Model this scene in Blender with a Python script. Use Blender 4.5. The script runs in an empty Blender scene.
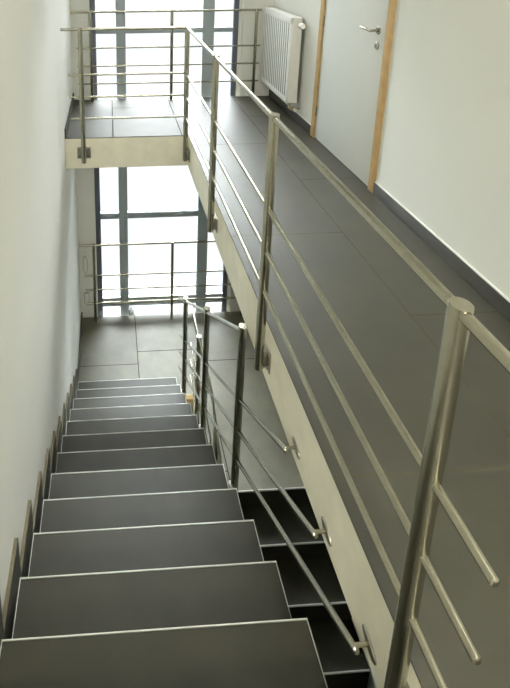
import bpy, bmesh, math
from mathutils import Vector, Matrix
from math import sin, cos, pi

scene = bpy.context.scene
COL = scene.collection

# ------------------------------------------------------------------ materials
def srgb(r, g, b):
    f = lambda c: (c/255/12.92) if c/255 <= .04045 else ((c/255+.055)/1.055)**2.4
    return (f(r), f(g), f(b), 1)

def principled(name, col, rough=.5, metal=0, spec=.5, noise=None, bump=None):
    m = bpy.data.materials.new(name); m.use_nodes = True
    nt = m.node_tree; b = nt.nodes['Principled BSDF']
    b.inputs['Base Color'].default_value = col
    b.inputs['Roughness'].default_value = rough
    b.inputs['Metallic'].default_value = metal
    b.inputs['Specular IOR Level'].default_value = spec
    tc = nt.nodes.new('ShaderNodeTexCoord')
    if noise:
        sc, amt = noise
        n = nt.nodes.new('ShaderNodeTexNoise'); n.inputs['Scale'].default_value = sc
        n.inputs['Detail'].default_value = 6
        nt.links.new(tc.outputs['Object'], n.inputs['Vector'])
        r = nt.nodes.new('ShaderNodeValToRGB')
        r.color_ramp.elements[0].position = .3; r.color_ramp.elements[1].position = .7
        r.color_ramp.elements[0].color = tuple(c*(1-amt) for c in col[:3])+(1,)
        r.color_ramp.elements[1].color = tuple(min(1, c*(1+amt)) for c in col[:3])+(1,)
        nt.links.new(n.outputs['Fac'], r.inputs['Fac'])
        nt.links.new(r.outputs['Color'], b.inputs['Base Color'])
    if bump:
        sc, st = bump
        n2 = nt.nodes.new('ShaderNodeTexNoise'); n2.inputs['Scale'].default_value = sc
        n2.inputs['Detail'].default_value = 4
        nt.links.new(tc.outputs['Object'], n2.inputs['Vector'])
        bp = nt.nodes.new('ShaderNodeBump'); bp.inputs['Strength'].default_value = st
        bp.inputs['Distance'].default_value = .002
        nt.links.new(n2.outputs['Fac'], bp.inputs['Height'])
        nt.links.new(bp.outputs['Normal'], b.inputs['Normal'])
    return m

M = {}
M['wall'] = principled('white_plaster', srgb(234, 234, 228), .85, 0, .3, noise=(1.3, .025), bump=(60, .25))
M['wall_green'] = principled('painted_plaster', srgb(226, 227, 218), .8, 0, .3, noise=(.9, .03), bump=(60, .2))
M['slab'] = principled('painted_concrete', srgb(246, 242, 222), .8, 0, .3, noise=(9, .05), bump=(30, .3))
M['ceiling'] = principled('ceiling_paint', srgb(232, 231, 224), .9)
M['steel'] = principled('brushed_steel', (.42, .405, .325, 1), .27, 1, .5, noise=(40, .06))
M['dsteel'] = principled('bracket_steel', (.42, .40, .35, 1), .38, 1, .5, noise=(30, .08))
M['trim'] = principled('aluminium_edge', srgb(205, 206, 196), .45, .3)
M['tile'] = principled('slate_tile', srgb(48, 46, 32), .44, 0, .42, noise=(5, .16), bump=(90, .12))
M['skirt'] = principled('skirting_tile', srgb(60, 58, 50), .45, 0, .5, noise=(8, .15))
M['skirt_brown'] = principled('skirting_cut_edge', srgb(104, 97, 76), .7)
M['frame_dark'] = principled('window_frame_dark', srgb(92, 97, 108), .45)
M['frame'] = principled('window_frame_grey', srgb(158, 168, 174), .45)
M['oak'] = principled('oak', srgb(190, 157, 106), .55, 0, .4, noise=(14, .12))
M['door'] = principled('door_laminate', srgb(216, 218, 211), .55, 0, .4, noise=(2, .015))
M['rad'] = principled('radiator_enamel', srgb(238, 238, 232), .35)
M['radin'] = principled('radiator_gap_shade', srgb(112, 118, 113), .6)  # shade in the gaps between the ribs, painted as a grey panel
M['brass'] = principled('valve_metal', (.45, .38, .26, 1), .35, 1)
M['black'] = principled('black_rubber', srgb(30, 30, 30), .6)
M['wood_block'] = principled('pale_wood', srgb(205, 176, 118), .7, noise=(20, .1))
M['grey_paint'] = principled('grey_metal_sheet', srgb(16, 17, 18), .7, 0, .2)
M['roofing'] = principled('roofing_felt', srgb(48, 48, 48), .9, noise=(12, .1))
M['socket'] = principled('switch_plastic', srgb(235, 235, 228), .4)
M['grey_plastic'] = principled('grey_plastic', srgb(168, 166, 158), .5)

def tile_floor(name, roww, brickw, xoff, yoff, offset=.5, freq=2, rough=.46, mortar=(92, 90, 76), painted_light=1):
    """Large slate tiles: rows run along Y, row width roww in X."""
    m = bpy.data.materials.new(name); m.use_nodes = True
    nt = m.node_tree; b = nt.nodes['Principled BSDF']; L = nt.links.new
    b.inputs['Specular IOR Level'].default_value = .85
    g = nt.nodes.new('ShaderNodeNewGeometry')
    sp = nt.nodes.new('ShaderNodeSeparateXYZ'); L(g.outputs['Position'], sp.inputs[0])
    ax = nt.nodes.new('ShaderNodeMath'); ax.operation = 'ADD'; ax.inputs[1].default_value = xoff; L(sp.outputs['X'], ax.inputs[0])
    ay = nt.nodes.new('ShaderNodeMath'); ay.operation = 'ADD'; ay.inputs[1].default_value = yoff; L(sp.outputs['Y'], ay.inputs[0])
    cb = nt.nodes.new('ShaderNodeCombineXYZ'); L(ay.outputs[0], cb.inputs['X']); L(ax.outputs[0], cb.inputs['Y'])
    br = nt.nodes.new('ShaderNodeTexBrick')
    br.offset = offset; br.offset_frequency = freq; br.squash = 1
    br.inputs['Scale'].default_value = 1
    br.inputs['Brick Width'].default_value = brickw; br.inputs['Row Height'].default_value = roww
    br.inputs['Mortar Size'].default_value = .005; br.inputs['Mortar Smooth'].default_value = .1
    br.inputs['Bias'].default_value = 0
    br.inputs['Color1'].default_value = tuple(c*painted_light for c in srgb(59, 57, 42)[:3])+(1,); br.inputs['Color2'].default_value = tuple(c*painted_light for c in srgb(55, 53, 40)[:3])+(1,)
    br.inputs['Mortar'].default_value = srgb(*mortar)
    L(cb.outputs[0], br.inputs['Vector'])
    n = nt.nodes.new('ShaderNodeTexNoise'); n.inputs['Scale'].default_value = 3.5; n.inputs['Detail'].default_value = 9
    n.inputs['Roughness'].default_value = .65
    L(g.outputs['Position'], n.inputs['Vector'])
    mr = nt.nodes.new('ShaderNodeMapRange'); mr.inputs['From Min'].default_value = .3; mr.inputs['From Max'].default_value = .7
    mr.inputs['To Min'].default_value = .76; mr.inputs['To Max'].default_value = 1.24
    L(n.outputs['Fac'], mr.inputs['Value'])
    mx = nt.nodes.new('ShaderNodeVectorMath'); mx.operation = 'SCALE'
    L(br.outputs['Color'], mx.inputs[0]); L(mr.outputs[0], mx.inputs['Scale'])
    L(mx.outputs[0], b.inputs['Base Color'])
    rr = nt.nodes.new('ShaderNodeMapRange'); rr.inputs['To Min'].default_value = rough; rr.inputs['To Max'].default_value = .9
    sr = nt.nodes.new('ShaderNodeMapRange'); sr.inputs['To Min'].default_value = .85; sr.inputs['To Max'].default_value = .05
    L(br.outputs['Fac'], sr.inputs['Value']); L(sr.outputs[0], b.inputs['Specular IOR Level'])
    L(br.outputs['Fac'], rr.inputs['Value']); L(rr.outputs[0], b.inputs['Roughness'])
    n2 = nt.nodes.new('ShaderNodeTexNoise'); n2.inputs['Scale'].default_value = 40; n2.inputs['Detail'].default_value = 5
    L(g.outputs['Position'], n2.inputs['Vector'])
    bp = nt.nodes.new('ShaderNodeBump'); bp.inputs['Strength'].default_value = .12; bp.inputs['Distance'].default_value = .003
    L(n2.outputs['Fac'], bp.inputs['Height']); L(bp.outputs[0], b.inputs['Normal'])
    return m
M['gallery_tile'] = tile_floor('gallery_floor_tile', .73, 1.43, -.65+7.3, -1.26+14.3+.715)
M['bridge_tile'] = tile_floor('bridge_floor_tile', .63, 1.43, -.014+6.3, 10.234, .2, mortar=(58, 56, 50), rough=.60)
M['landing_tile'] = tile_floor('landing_floor_tile', .73, 1.43, -.25+7.3, -4.767+14.3, .875, mortar=(55, 53, 48), rough=.56, painted_light=2.7)  # same slate with brightened base: window light put into the colour

def glass():
    m = bpy.data.materials.new('window_glass'); m.use_nodes = True
    nt = m.node_tree; nt.nodes.clear(); L = nt.links.new
    o = nt.nodes.new('ShaderNodeOutputMaterial'); t = nt.nodes.new('ShaderNodeBsdfTransparent')
    t.inputs[0].default_value = (.96, .98, .98, 1)
    g = nt.nodes.new('ShaderNodeBsdfGlossy'); g.inputs['Roughness'].default_value = .02
    f = nt.nodes.new('ShaderNodeFresnel'); f.inputs[0].default_value = 1.45
    mx = nt.nodes.new('ShaderNodeMixShader')
    L(f.outputs[0], mx.inputs[0]); L(t.outputs[0], mx.inputs[1]); L(g.outputs[0], mx.inputs[2]); L(mx.outputs[0], o.inputs[0])
    return m
M['glass'] = glass()
def emit(name, col, s):
    m = bpy.data.materials.new(name); m.use_nodes = True
    nt = m.node_tree; nt.nodes.clear()
    o = nt.nodes.new('ShaderNodeOutputMaterial'); e = nt.nodes.new('ShaderNodeEmission')
    e.inputs[0].default_value = col; e.inputs[1].default_value = s
    nt.links.new(e.outputs[0], o.inputs[0]); return m
M['lamp'] = emit('lamp_diffuser', (1, .955, .85, 1), 440)

# ------------------------------------------------------------------ mesh helpers
def box(bm, x0, x1, y0, y1, z0, z1, bev=0, mi=0):
    r = bmesh.ops.create_cube(bm, size=1)
    vs = r['verts']
    for v in vs:
        v.co = Vector(((x0+x1)/2+v.co.x*(x1-x0), (y0+y1)/2+v.co.y*(y1-y0), (z0+z1)/2+v.co.z*(z1-z0)))
    fs = set(f for v in vs for f in v.link_faces)
    for f in fs: f.material_index = mi
    if bev:
        es = list(set(e for v in vs for e in v.link_edges))
        bmesh.ops.bevel(bm, geom=es, offset=bev, segments=2, affect='EDGES', profile=.5)

def tube(bm, pts, r, n=16, caps=True, dome=0):
    """Round bar along a polyline, mitred at the corners."""
    P = [Vector(p) for p in pts]
    dirs = [(P[i+1]-P[i]).normalized() for i in range(len(P)-1)]
    ref = Vector((0, 0, 1)) if abs(dirs[0].z) < .9 else Vector((0, 1, 0))
    u = dirs[0].cross(ref).normalized(); w = dirs[0].cross(u).normalized()
    rings = []
    first = [P[0]+(u*cos(2*pi*k/n)+w*sin(2*pi*k/n))*r for k in range(n)]
    rings.append(first)
    cur = first
    for i in range(1, len(P)):
        d = dirs[i-1]
        nn = d if i == len(P)-1 else (dirs[i-1]+dirs[i]).normalized()
        nxt = []
        for c in cur:
            t = (P[i]-c).dot(nn)/d.dot(nn)
            nxt.append(c+d*t)
        rings.append(nxt); cur = nxt
    if dome:
        d = dirs[0]; rings.insert(0, [P[0]-d*dome+(c-P[0])*.6 for c in rings[0]])
        d = dirs[-1]; rings.append([P[-1]+d*dome+(c-P[-1])*.6 for c in rings[-1]])
    V = [[bm.verts.new(c) for c in ring] for ring in rings]
    for a, b in zip(V[:-1], V[1:]):
        for k in range(n):
            f = bm.faces.new((a[k], a[(k+1) % n], b[(k+1) % n], b[k])); f.smooth = True
    if caps:
        bm.faces.new(list(reversed(V[0]))); bm.faces.new(V[-1])

def lathe(bm, c, prof, axis='z', n=24):
    """prof: (radius, height) list turned round an axis through c."""
    c = Vector(c); V = []
    for r, h in prof:
        ring = []
        for k in range(n):
            a = 2*pi*k/n
            if axis == 'z': o = Vector((r*cos(a), r*sin(a), h))
            elif axis == 'x': o = Vector((h, r*cos(a), r*sin(a)))
            else: o = Vector((r*cos(a), h, r*sin(a)))
            ring.append(bm.verts.new(c+o))
        V.append(ring)
    for a, b in zip(V[:-1], V[1:]):
        for k in range(n):
            f = bm.faces.new((a[k], a[(k+1) % n], b[(k+1) % n], b[k])); f.smooth = True
    bm.faces.new(list(reversed(V[0]))); bm.faces.new(V[-1])

def prism_x(bm, prof, x0, x1):
    """profile in (y,z) swept along X."""
    a = [bm.verts.new((x0, y, z)) for y, z in prof]; b = [bm.verts.new((x1, y, z)) for y, z in prof]
    n = len(prof)
    for k in range(n): bm.faces.new((a[k], a[(k+1) % n], b[(k+1) % n], b[k]))
    bm.faces.new(list(reversed(a))); bm.faces.new(b)

def obj(name, bm, mat, parent=None, origin=None):
    bmesh.ops.recalc_face_normals(bm, faces=bm.faces[:])
    if origin is None:
        if parent is not None: origin = wloc(parent)
        else: origin = Vector((0, 0, 0))
    bm.transform(Matrix.Translation(-Vector(origin)))
    me = bpy.data.meshes.new(name); bm.to_mesh(me); bm.free()
    for m in (mat if isinstance(mat, (list, tuple)) else [mat]): me.materials.append(m)
    try: me.set_sharp_from_angle(angle=math.radians(40))
    except Exception: pass
    o = bpy.data.objects.new(name, me); COL.objects.link(o)
    if parent is not None:
        o.parent = parent; o.location = Vector(origin)-wloc(parent)
    else: o.location = origin
    return o

def wloc(o):
    p = Vector(o.location)
    while o.parent is not None:
        o = o.parent; p += Vector(o.location)
    return p

def thing(name, label, cat, loc, group=None):
    o = bpy.data.objects.new(name, None); COL.objects.link(o); o.location = loc
    o.empty_display_size = .1
    tag(o, label, cat, group); return o
def tag(o, label, cat, group=None):
    o['label'] = label; o['category'] = cat
    if group: o['group'] = group
def B(): return bmesh.new()
def bx(name, mat, parent, *a, **k):
    bm = B(); box(bm, *a, **k); return obj(name, bm, mat, parent)
def struct(name, bm, mat):
    o = obj(name, bm, mat); o['kind'] = 'structure'; return o

# ------------------------------------------------------------------ key dimensions
XL, XR = -.422, 1.819            # side walls of the hall
XF = .702                        # stairwell face of the gallery slab
YB, YW = 4.365, 5.542            # stairwell edge of the bridge, window wall
ZL, ZS = -2.8755, -.299          # lower landing, underside of slab
G, R = .289, .1978               # going and rise
YS, YE = 4.363, 3.337            # first nosing up, first nosing down
YN = -3.4                        # wall behind the viewer
ZC, ZG = 2.75, -5.84             # ceiling, ground floor
DY0, DY1 = 3.16, 4.29            # door opening incl. casing
XS0, XS1 = -.389, .623           # width of the upper flight

# ------------------------------------------------------------------ setting
bm = B(); box(bm, XL-.2, XL, YN-.2, YW+.25, ZG-.1, ZC+.1); struct('wall_left', bm, M['wall'])
bm = B()
box(bm, XR, XR+.2, YN-.2, DY0+.02, ZG-.1, ZC+.1)
box(bm, XR, XR+.2, DY1-.02, YW+.25, ZG-.1, ZC+.1)
box(bm, XR, XR+.2, DY0+.02, DY1-.02, 2.13, ZC+.1)
box(bm, XR, XR+.2, DY0+.02, DY1-.02, ZG-.1, 0)
struct('wall_right', bm, M['wall_green'])
bm = B()
box(bm, XL, -.213, YW, YW+.25, ZG-.1, ZC+.1)
box(bm, 1.475, XR, YW, YW+.25, ZG-.1, ZC+.1)
box(bm, 1.44, 1.475, YW+.06, YW+.25, ZG-.1, ZC+.1)
struct('wall_far', bm, M['wall'])
bm = B(); box(bm, XL, XR, YN-.2, YN, ZG-.1, ZC+.1); struct('wall_near', bm, M['wall'])
bm = B(); box(bm, XL, XR, YN, YW, ZC, ZC+.1); struct('ceiling', bm, M['ceiling'])
# gallery slab: tiled top plate over a painted concrete slab
bm = B(); box(bm, XF, XR, YN, YW, -.008, 0); box(bm, XL, XF, YN, .30, -.008, 0)
struct('floor', bm, M['gallery_tile'])
bm = B(); box(bm, XL, XF, YB, YW, -.008, 0); struct('floor', bm, M['bridge_tile'])
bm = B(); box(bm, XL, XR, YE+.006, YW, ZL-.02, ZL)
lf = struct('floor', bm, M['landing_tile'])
bm = B(); box(bm, XL, XR, YN, YW+.25, ZG-.1, ZG); struct('floor', bm, M['landing_tile'])
bm = B()
box(bm, XF, XR, YN, YW, ZS, -.008); struct('trim_1', bm, M['slab'])
bm = B(); box(bm, XL, XF, YB, YW, ZS, -.008); struct('trim_2', bm, M['slab'])
bm = B(); box(bm, XL, XF, YN, .30, ZS, -.008); struct('trim_3', bm, M['slab'])
bm = B(); box(bm, XL, XR, YE+.012, YW, ZL-.29, ZL-.02); struct('trim_4', bm, M['slab'])
# skirtings
bm = B(); box(bm, XR-.014, XR, YN, DY0, 0, .085, .002); box(bm, XR-.014, XR, DY1, YW-.01, 0, .085, .002)
struct('baseboard_right', bm, M['skirt'])
bm = B(); box(bm, XR-.010, XR, YN, DY0, .085, .092); box(bm, XR-.010, XR, DY1, YW-.01, .085, .092)
struct('trim_5', bm, M['wall'])
bm = B(); box(bm, XL, XL+.014, YB, YW, 0, .085, .002); struct('baseboard_left', bm, M['skirt'])
bm = B(); box(bm, XL, XL+.014, YS+.09, YW, ZL, ZL+.085, .002); struct('baseboard_left', bm, M['skirt'])

# ------------------------------------------------------------------ window
win = bpy.data.objects.new('window_1', None); COL.objects.link(win)
win.location = (.6, YW+.06, ZG); win['kind'] = 'structure'
WY0, WY1 = YW+.06, YW+.13
bx('window_frame', M['frame_dark'], win, -.213, -.152, WY0, WY1, ZG, ZC, bev=.003)
bx('window_frame', M['frame_dark'], win, 1.385, 1.44, WY0, WY1, ZG, ZC, bev=.003)
bx('mullion', M['frame'], win, .072, .177, WY0-.01, WY1, ZG, ZC, bev=.003)
bx('mullion', M['frame'], win, 1.04, 1.165, WY0-.01, WY1, ZG, ZC, bev=.003)
cols = ((-.152, .072), (.177, 1.04), (1.165, 1.385))
zs = [(2.45, 2.51), (.735, .79), (-1.54, -1.468), (-2.775, -2.70), (-4.6, -4.54)]
for z0, z1 in zs:
    for a, b in cols: bx('transom', M['frame'], win, a, b, WY0, WY1-.01, z0, z1, bev=.003)
for a, b in cols: bx('sill_bar', M['trim'], win, a, b, WY0+.02, WY1-.02, -2.70, -2.668)
edges = [ZG]+[v for z in reversed(zs) for v in z]+[ZC]
for i in range(0, len(edges), 2):
    for a, b in cols:
        bx('pane', M['glass'], win, a, b, WY0+.03, WY0+.036, edges[i], edges[i+1])

# something leaning outside the glass at the landing's foot
bm = B()
for k in range(5):
    x = .085+k*.030; zt = (-3.075, -3.04, -3.00, -3.03, -3.08)[k]
    q = [(x, -3.2), (x+.018, -3.2), (x+.062, zt), (x+.044, zt)]
    va = [bm.verts.new((a, 5.80, b)) for a, b in q]; vb = [bm.verts.new((a, 5.92, b)) for a, b in q]
    for j in range(4): bm.faces.new((va[j], va[(j+1) % 4], vb[(j+1) % 4], vb[j]))
    bm.faces.new(va); bm.faces.new(list(reversed(vb)))
o = obj('slatted_vent', bm, M['grey_paint'], origin=(.15, 5.88, -3.2))
tag(o, 'grey slanted slats seen outside the glass behind the foot of the left mullion', 'vent')
bm = B(); box(bm, -1.2, 2.6, YW+.26, YW+1.2, -3.4, -3.2)
struct('trim_6', bm, M['roofing'])

# ------------------------------------------------------------------ door
door = bpy.data.objects.new('door_1', None); COL.objects.link(door)
door.location = (XR, (DY0+DY1)/2, 0); door['kind'] = 'structure'
leaf = bx('door_leaf', M['door'], door, XR-.002, XR+.038, DY0+.068, DY1-.068, .006, 2.06, bev=.002)
bx('door_casing', M['oak'], door, XR-.016, XR+.06, DY0, DY0+.068, 0, 2.13, bev=.002)
bx('door_casing', M['oak'], door, XR-.016, XR+.06, DY1-.068, DY1, 0, 2.13, bev=.002)
bx('door_casing', M['oak'], door, XR-.016, XR+.06, DY0+.068, DY1-.068, 2.06, 2.13, bev=.002)
bx('threshold', M['black'], door, XR, XR+.2, DY0+.068, DY1-.068, 0, .005)
bx('door_back', M['door'], door, XR+.062, XR+.07, DY0+.02, DY1-.02, .006, 2.12)
for z in (.25, 1.05, 1.85):
    bm = B(); lathe(bm, (XR-.006, DY1-.072, z-.045), [(.007, 0), (.007, .09)], 'z', 10); h = obj('hinge', bm, M['steel'], leaf)
bm = B(); hy, hz = 3.335, 1.115
lathe(bm, (XR-.002, hy, hz), [(.027, 0), (.027, -.006), (.024, -.009)], 'x')
obj('rosette', bm, M['steel'], leaf)
bm = B()
tube(bm, [(XR-.008, hy, hz), (XR-.052, hy, hz), (XR-.060, hy+.012, hz), (XR-.060, hy+.135, hz+.006)], .0095, 14)
obj('door_handle', bm, M['steel'], leaf)
bm = B()
lathe(bm, (XR-.002, hy, hz-.105), [(.027, 0), (.027, -.006), (.024, -.009)], 'x')
ks = obj('keyhole_plate', bm, M['steel'], leaf)
bx('keyhole', M['black'], ks, XR-.0125, XR-.0105, hy-.005, hy+.005, hz-.118, hz-.092, bev=.001)

# ------------------------------------------------------------------ radiator
RX0, RX1, RY0, RY1, RZ0, RZ1 = 1.690, 1.785, 4.625, 5.49, .20, 1.012
rad = thing('radiator', 'white panel radiator with vertical ribs mounted low on the right wall beside the door', 'radiator', (1.74, 5.05, .19))
bx('back_panel', M['radin'], rad, RX0-.001, RX1-.015, RY0+.012, RY1-.012, RZ0+.01, RZ1-.02)
bm = B()
nfin = 14; w = (RY1-RY0-.05)/nfin
for k in range(nfin):
    y = RY0+.03+k*w
    box(bm, RX0-.004, RX0, y, y+w*.55, RZ0+.05, RZ1-.045, .001)
obj('front_ribs', bm, M['rad'], rad)
bm = B(); box(bm, RX0-.004, RX0+.014, RY0, RY1, RZ0, RZ0+.055, .004); box(bm, RX0-.004, RX0+.014, RY0, RY1, RZ1-.05, RZ1, .004)
box(bm, RX0-.004, RX0+.014, RY0, RY0+.025, RZ0, RZ1, .004); box(bm, RX0-.004, RX0+.014, RY1-.025, RY1, RZ0, RZ1, .004)
obj('front_frame', bm, M['rad'], rad)
bx('top_grille', M['rad'], rad, RX0-.002, RX1, RY0, RY1, RZ1-.004, RZ1+.014, bev=.004)
bx('side_panel', M['rad'], rad, RX0+.002, RX1, RY0-.004, RY0+.012, RZ0, RZ1, bev=.004)
bx('side_panel', M['rad'], rad, RX0+.002, RX1, RY1-.012, RY1+.004, RZ0, RZ1, bev=.004)
bm = B(); lathe(bm, (1.762, RY0-.004, .955), [(.012, 0), (.012, -.02), (.026, -.024), (.028, -.07), (.022, -.082)], 'y', 20)
obj('thermostat_knob', bm, M['rad'], rad)
bm = B()
tube(bm, [(1.725, RY0+.03, .21), (1.725, RY0+.03, .155), (1.74, RY0-.03, .155)], .011, 12)
lathe(bm, (1.725, RY0-.0, .155), [(.018, .02), (.02, .01), (.02, -.02), (.015, -.025)], 'y', 12)
lathe(bm, (1.74, RY0-.028, .13), [(.012, 0), (.017, .01), (.017, .035), (.01, .045)], 'z', 12)
tube(bm, [(1.74, RY0-.028, .15), (XR, RY0-.028, .15)], .009, 12)
obj('supply_valve', bm, M['brass'], rad)
bm = B(); lathe(bm, (XR-.0, RY0-.028, .15), [(.022, 0), (.022, -.006), (.014, -.01)], 'x', 16)
obj('pipe_collar', bm, M['rad'], rad)
bm = B(); lathe(bm, (1.752, RY0-.05, .15), [(.014, 0), (.017, -.01), (.017, -.03), (.012, -.036)], 'y', 14)
obj('valve_cap', bm, M['rad'], rad)
for y in (RY0+.15, RY1-.15):
    bx('wall_bracket', M['rad'], rad, RX1-.005, XR, y, y+.03, .30, .90)

# ------------------------------------------------------------------ railings
RP, RT, RM = .0215, .013, .0092          # radii: post, top rail, lower rails
def post(parent, x, y, zb, zt, r=RP, mat=None):
    bm = B()
    lathe(bm, (x, y, 0), [(r*.8, zb), (r, zb+.004), (r, zt-.010)], 'z', 28)
    p = obj('post', bm, mat or M['steel'], parent)
    bm = B(); lathe(bm, (x, y, 0), [(r+.0006, zt-.010), (r+.0006, zt-.0015), (r-.001, zt)], 'z', 28)
    obj('post_cap', bm, mat or M['steel'], p)
    return p
def plate_x(parent, x_face, xp, y, z0, z1, w=.062):
    """side-mounted foot on a face whose normal is -X"""
    bm = B()
    box(bm, x_face-.006, x_face, y-w, y+w, z0, z1, .0015)
    box(bm, xp+.012, x_face-.005, y-.022, y+.022, z0+.01, z1-.01, .002)
    b = obj('bracket', bm, M['dsteel'], parent)
    for s in (-1, 1):
        for zz in (z0+.022, z1-.022):
            bm = B(); lathe(bm, (x_face-.006, y+s*(w-.018), zz), [(.008, 0), (.008, -.005), (.005, -.008)], 'x', 10)
            obj('bolt', bm, M['steel'], b)
def plate_y(parent, y_face, x, yp, z0, z1, w=.062, post_side=1):
    bm = B()
    box(bm, x-w, x+w, y_face-.006, y_face, z0, z1, .0015)
    box(bm, x-.022, x+.022, yp+.012, y_face-.005, z0+.01, z1-.01, .002)
    b = obj('bracket', bm, M['dsteel'], parent)
    for s in (-1, 1):
        for zz in (z0+.022, z1-.022):
            bm = B(); lathe(bm, (x+s*(w-.018), y_face-.006, zz), [(.008, 0), (.008, -.005), (.005, -.008)], 'y', 10)
            obj('bolt', bm, M['steel'], b)

# gallery + bridge balustrade, one welded piece round the corner
XG = .666; YG = YB-.055
gal = thing('gallery_railing', 'brushed steel balustrade along the gallery and bridge edge above the stairwell', 'railing', (XG, YG, -.2))
for y, zb in ((-.31, -.20), (.814, -.20), (1.955, -.238), (3.116, -.225)):
    post(gal, XG, y, zb, 1.015)
    plate_x(gal, XF, XG, y-.008, zb+.02, zb+.125, w=.05)
post(gal, XG, YG, -.225, 1.015)
plate_x(gal, XF, XG, YG-.02, -.215, -.105, w=.05)
post(gal, -.252, YG, -.222, 1.012)
plate_y(gal, YB, -.252, YG, -.200, -.09)
bm = B(); tube(bm, [(-.412, YG, .998), (XG, YG, .998), (XG, -1.0, .998)], RT, 18, dome=.004); obj('top_rail', bm, M['steel'], gal)
for z, xa in ((.60, -.365), (.40, -.36), (.20, -.365)):
    bm = B(); tube(bm, [(xa, YG, z), (XG-.02, YG, z)], RM, 14, dome=.003); obj('rail', bm, M['steel'], gal)
for z in (.583, .381, .187):
    bm = B(); tube(bm, [(XG, YG, z+.008), (XG, .628, z)], RM+.0008, 14, dome=.003); obj('rail', bm, M['steel'], gal)

# window guards
def guard(name, label, z0, posts, tops, xa, xb, group):
    g = thing(name, label, 'railing', (posts[1], 5.462, z0), group)
    for x in posts:
        post(g, x, 5.462, z0, z0+tops[0]+.014, .0165)
        bm = B(); lathe(bm, (x, 5.462, z0), [(.021, 0), (.021, .006), (.018, .008)], 'z', 18); obj('floor_flange', bm, M['steel'], g)
    for i, t in enumerate(tops):
        bm = B(); tube(bm, [(xa[i], 5.462, z0+t), (xb, 5.462, z0+t)], (.0125 if i == 0 else .0115 if i == 3 and z0 < 0 else .0092), 14, dome=.003)
        obj('top_rail' if i == 0 else 'rail', bm, M['steel'], g)
    return g
guard('window_railing', 'steel guard rail in front of the upper window on the bridge', 0, (-.205, .675, 1.60), (.998, .605, .405, .205), (-.412, -.36, -.355, -.35), 1.652, 'rails in front of the windows')
guard('window_railing', 'steel guard rail in front of the lower window on the half-hidden landing', ZL, (-.243, .711, 1.60), (1.075, .660, .462, .268), (-.412, -.36, -.355, -.35), 1.652, 'rails in front of the windows')

# stair railing of the upper flight
XA = .652; SL = R/G
topz = lambda y: -.185-SL*(y-2.185)
sr = thing('stair_railing', 'sloping steel balustrade beside the upper flight, rails ending on round wall flanges', 'railing', (XA, 4.02, -2.7))
for y in (2.19, 3.075, 4.02):
    zt = topz(y)-.014
    post(sr, XA, y, topz(y)-1.16, zt)
    bm = B(); box(bm, XS1, XA-.012, y-.022, y+.022, topz(y)-1.13, topz(y)-1.06, .002); obj('bracket', bm, M['dsteel'], sr)
bm = B(); tube(bm, [(XA, 4.40, topz(4.40)-.05), (XA, 2.185, topz(2.185)-.05)], RT, 18, dome=.004); obj('top_rail', bm, M['steel'], sr)
for off, ye in ((.475, 1.535), (.682, 1.245), (.877, .955)):
    bm = B(); tube(bm, [(XA, 4.37, topz(4.37)-off), (XA, ye, topz(ye)-off)], RM+.0008, 14, dome=.003); ra = obj('rail', bm, M['steel'], sr)
    yb = ye+.018; zb = topz(yb)-off
    bm = B(); tube(bm, [(XA, yb, zb), (XF-.004, yb, zb)], .006, 12); obj('stub', bm, M['steel'], ra)
    bm = B(); lathe(bm, (XF, yb, zb), [(.040, 0), (.040, -.004), (.037, -.006)], 'x', 24)
    for v in bm.verts:
        dy, dz = v.co.y-yb, (v.co.z-zb)*.42
        v.co.y = yb+dy*.97-dz*.26; v.co.z = zb+dz*.97+dy*.26
    obj('wall_flange', bm, M['dsteel'], ra)

# lower flight railing
XB = .78; zl = lambda y: ZL+1.0 if y > 3.39 else ZL+1.0-SL*(3.39-y)
lr = thing('stair_railing', 'steel balustrade of the lower flight, seen through the gap under the gallery', 'railing', (XB, 4.0, ZL))
for y in (4.0, 3.19, 2.2):
    zb = ZL if y > YE else ZL-(math.floor((YE-y)/G)+1)*R
    post(lr, XB, y, zb, zl(y)+.015)
for off, r in ((0, RT), (.44, RM), (.645, RM), (.84, RM)):
    bm = B(); tube(bm, [(XB, 4.42, zl(4)-off), (XB, 3.39, zl(3.39)-off), (XB, .9, zl(.9)-off)], r, 14, dome=.003)
    obj('top_rail' if off == 0 else 'rail', bm, M['steel'], lr)

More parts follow.
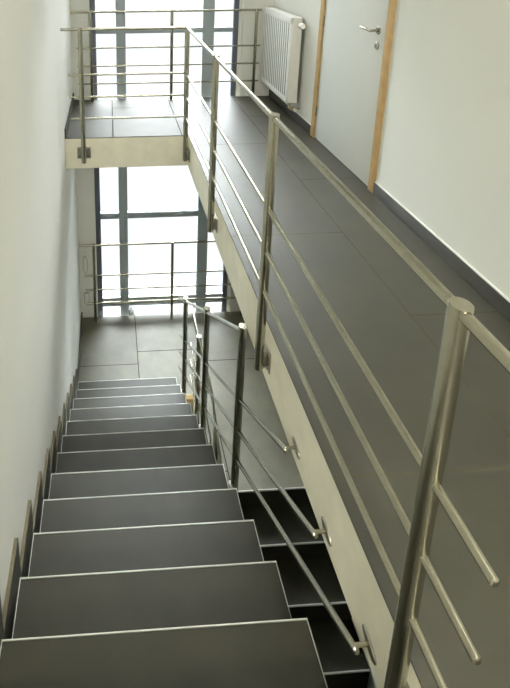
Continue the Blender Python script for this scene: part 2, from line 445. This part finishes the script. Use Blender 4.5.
# ------------------------------------------------------------------ stairs
def flight(name, label, x0, x1, y_first, z_first, n, direction, trims):
    """direction -1: rises towards the viewer (nosings look to +Y); +1: falls towards the viewer."""
    if direction < 0:
        st = thing(name, label, 'staircase', (x0, y_first, ZL))
        prof = []
        for k in range(n):
            y = y_first-k*G; z = z_first+k*R
            prof += [(y-.012, z-R-.02 if k else ZL-.02), (y-.012, z-.02)]
        ye = y_first-n*G
        ztop = z_first+(n-1)*R-.02
        prof += [(ye-.012, ztop), (ye-.012, ztop-.25), (y_first-.012-.25, ZL-.02)]
        # dedupe
        bm = B(); prism_x(bm, prof, x0+.003, x1-.003); obj('stair_slab', bm, M['slab'], st)
        for k in range(n):
            y = y_first-k*G; z = z_first+k*R
            yb = y-G-.012
            bm = B(); box(bm, x0+.003, x1-.003, yb, y-.005, z-.02, z); t = obj('tread', bm, M['tile'], st)
            bm = B(); box(bm, x0+.002, x1-.003, y-.003, y+.001, z-.009, z+.0010)
            box(bm, x1-.003, x1, yb, y+.002, z-.02, z+.0008); box(bm, x0, x0+.003, yb, y+.002, z-.02, z+.0008)
            obj('edge_trim', bm, M['trim'], t)
            bm = B(); box(bm, x0+.003, x1-.003, y-.012, y-.004, z-R+(0 if k else .001), z-.02); obj('riser', bm, M['tile'], st)
            # stepped skirting tile on the wall
            bm = B()
            y1 = y+.085; y0 = y1-G+.003
            box(bm, XL+.001, XL+.016, y0, y1, z-R+.0, z+.084)
            for f in bm.faces:
                if f.normal.z > .5 or f.normal.y > .5: f.material_index = 1
            obj('skirting_tile', bm, [M['skirt'], M['skirt_brown']], st)
    else:
        st = thing(name, label, 'staircase', (x0, y_first, z_first-n*R))
        prof = []
        for k in range(n):
            y = y_first-k*G; z = z_first-k*R
            prof += [(y+.012, z-.02-(0 if k else .27)), (y+.012, z-R-.02)] if k == 0 else [(y+.012, z-.02), (y+.012, z-R-.02)]
        ye = y_first-n*G; ze = z_first-n*R
        prof += [(ye+.012, ze-.02), (ye+.012, ze-.24), (y_first-.0, z_first-.42)]
        prof = [(y_first+.01, z_first-R-.02)]+prof[2:]
        bm = B(); prism_x(bm, prof, x0+.003, x1-.003); obj('stair_slab', bm, M['slab'], st)
        for k in range(n):
            y = y_first-k*G; z = z_first-k*R          # this nosing; tread below it
            bm = B(); box(bm, x0, x1, y-.002, y+.006, z-.014, z+.0012)
            if k == 0: obj('edge_trim', bm, M['trim'], st)
            else: obj('edge_trim', bm, M['trim'], last)
            bm = B(); box(bm, x0+.003, x1-.003, y+.004, y+.0115, z-R, z-.02); obj('riser', bm, M['tile'], st)
            bm = B(); box(bm, x0+.003, x1-.003, y-G+.006, y+.004, z-R-.02, z-R); last = obj('tread', bm, M['tile'], st)
    return st
flight('staircase', 'dark tiled upper flight with pale nosing lines running down along the left wall', XS0, XS1, YS, ZL+R, 14, -1, True)
flight('staircase', 'dark tiled lower flight going down below the gallery slab', .64, XR-.003, YE, ZL, 14, 1, True)

# ------------------------------------------------------------------ small things
bm = B(); box(bm, .670, .757, 4.06, 4.12, ZL, ZL+.23, .003)
tag(obj('wooden_block', bm, M['wood_block'], origin=(.72, 4.13, ZL)), 'small tan block standing on the lower landing behind the foot of the stair railing', 'block')
wp = thing('wall_plate', 'tall oval pale plate with grey rim on the wall left of the lower window', 'plate', (-.355, YW, -2.11))
for nm, a, b, d, mt in (('plate_rim', .030, .125, .010, 'grey_plastic'), ('plate_face', .023, .115, .014, 'socket')):
    bm = B(); V = []
    for yy in (YW, YW-d):
        V.append([bm.verts.new((-.352+a*cos(2*pi*k/28), yy, -2.11+b*sin(2*pi*k/28))) for k in range(28)])
    for k in range(28): bm.faces.new((V[0][k], V[0][(k+1) % 28], V[1][(k+1) % 28], V[1][k]))
    bm.faces.new(V[0]); bm.faces.new(V[1]); obj(nm, bm, M[mt], wp)
sw = thing('wall_socket', 'small square pale socket low on the wall left of the lower window', 'socket', (-.345, YW, -2.58))
bx('socket_rim', M['grey_plastic'], sw, -.378, -.318, YW-.008, YW, -2.665, -2.505, bev=.002)
bx('socket_face', M['socket'], sw, -.370, -.324, YW-.013, YW-.008, -2.655, -2.520, bev=.002)

# ------------------------------------------------------------------ lamps
def lamp(x, y, r, label):
    t = thing('ceiling_lamp', label, 'lamp', (x, y, ZC), 'round ceiling lamps')
    bm = B(); lathe(bm, (x, y, ZC), [(r+.02, 0), (r+.02, -.03), (r, -.034)], 'z', 32); obj('lamp_base', bm, M['rad'], t)
    bm = B(); lathe(bm, (x, y, ZC), [(r, -.034), (r*.96, -.055), (r*.7, -.075), (r*.3, -.082)], 'z', 32); obj('lamp_shade', bm, M['lamp'], t)
lamp(.05, -2.0, .17, 'round ceiling lamp above the top of the stairs, out of the picture')
lamp(1.15, 1.3, .045, 'round ceiling lamp above the gallery, out of the picture')

# ------------------------------------------------------------------ world
w = bpy.data.worlds.new('overcast_sky'); scene.world = w; w.use_nodes = True
nt = w.node_tree; bg = nt.nodes['Background']; tc = nt.nodes.new('ShaderNodeTexCoord'); sp = nt.nodes.new('ShaderNodeSeparateXYZ'); nt.links.new(tc.outputs['Generated'], sp.inputs[0])
mr = nt.nodes.new('ShaderNodeMapRange'); mr.interpolation_type = 'SMOOTHSTEP'
mr.inputs['From Min'].default_value = .15; mr.inputs['From Max'].default_value = .75
mr.inputs['To Min'].default_value = 1.2; mr.inputs['To Max'].default_value = 60
nt.links.new(sp.outputs['Z'], mr.inputs['Value']); nt.links.new(mr.outputs[0], bg.inputs[1])
bg.inputs[0].default_value = (.95, .98, 1, 1)

# ------------------------------------------------------------------ camera
cd = bpy.data.cameras.new('camera'); cam = bpy.data.objects.new('camera', cd); COL.objects.link(cam)
pitch, yaw, roll = -.248, .0492, -.0075
F = Vector((sin(yaw)*cos(pitch), cos(yaw)*cos(pitch), sin(pitch)))
Rv = Vector((cos(yaw), -sin(yaw), 0)); U = Rv.cross(F)
R2 = cos(roll)*Rv+sin(roll)*U; U2 = -sin(roll)*Rv+cos(roll)*U
cam.matrix_world = Matrix(((R2.x, U2.x, -F.x, 0), (R2.y, U2.y, -F.y, 0), (R2.z, U2.z, -F.z, 1.6895), (0, 0, 0, 1)))
cd.sensor_fit = 'VERTICAL'; cd.sensor_height = 36; cd.lens = 511.76/688*36
cd.shift_x = (255-134.70)/688; cd.shift_y = -(344-74.25)/688
cd.clip_start = .05
scene.camera = cam
scene.view_settings.view_transform = 'Standard'; scene.view_settings.look = 'None'
scene.view_settings.gamma = 1; scene.view_settings.exposure = .09
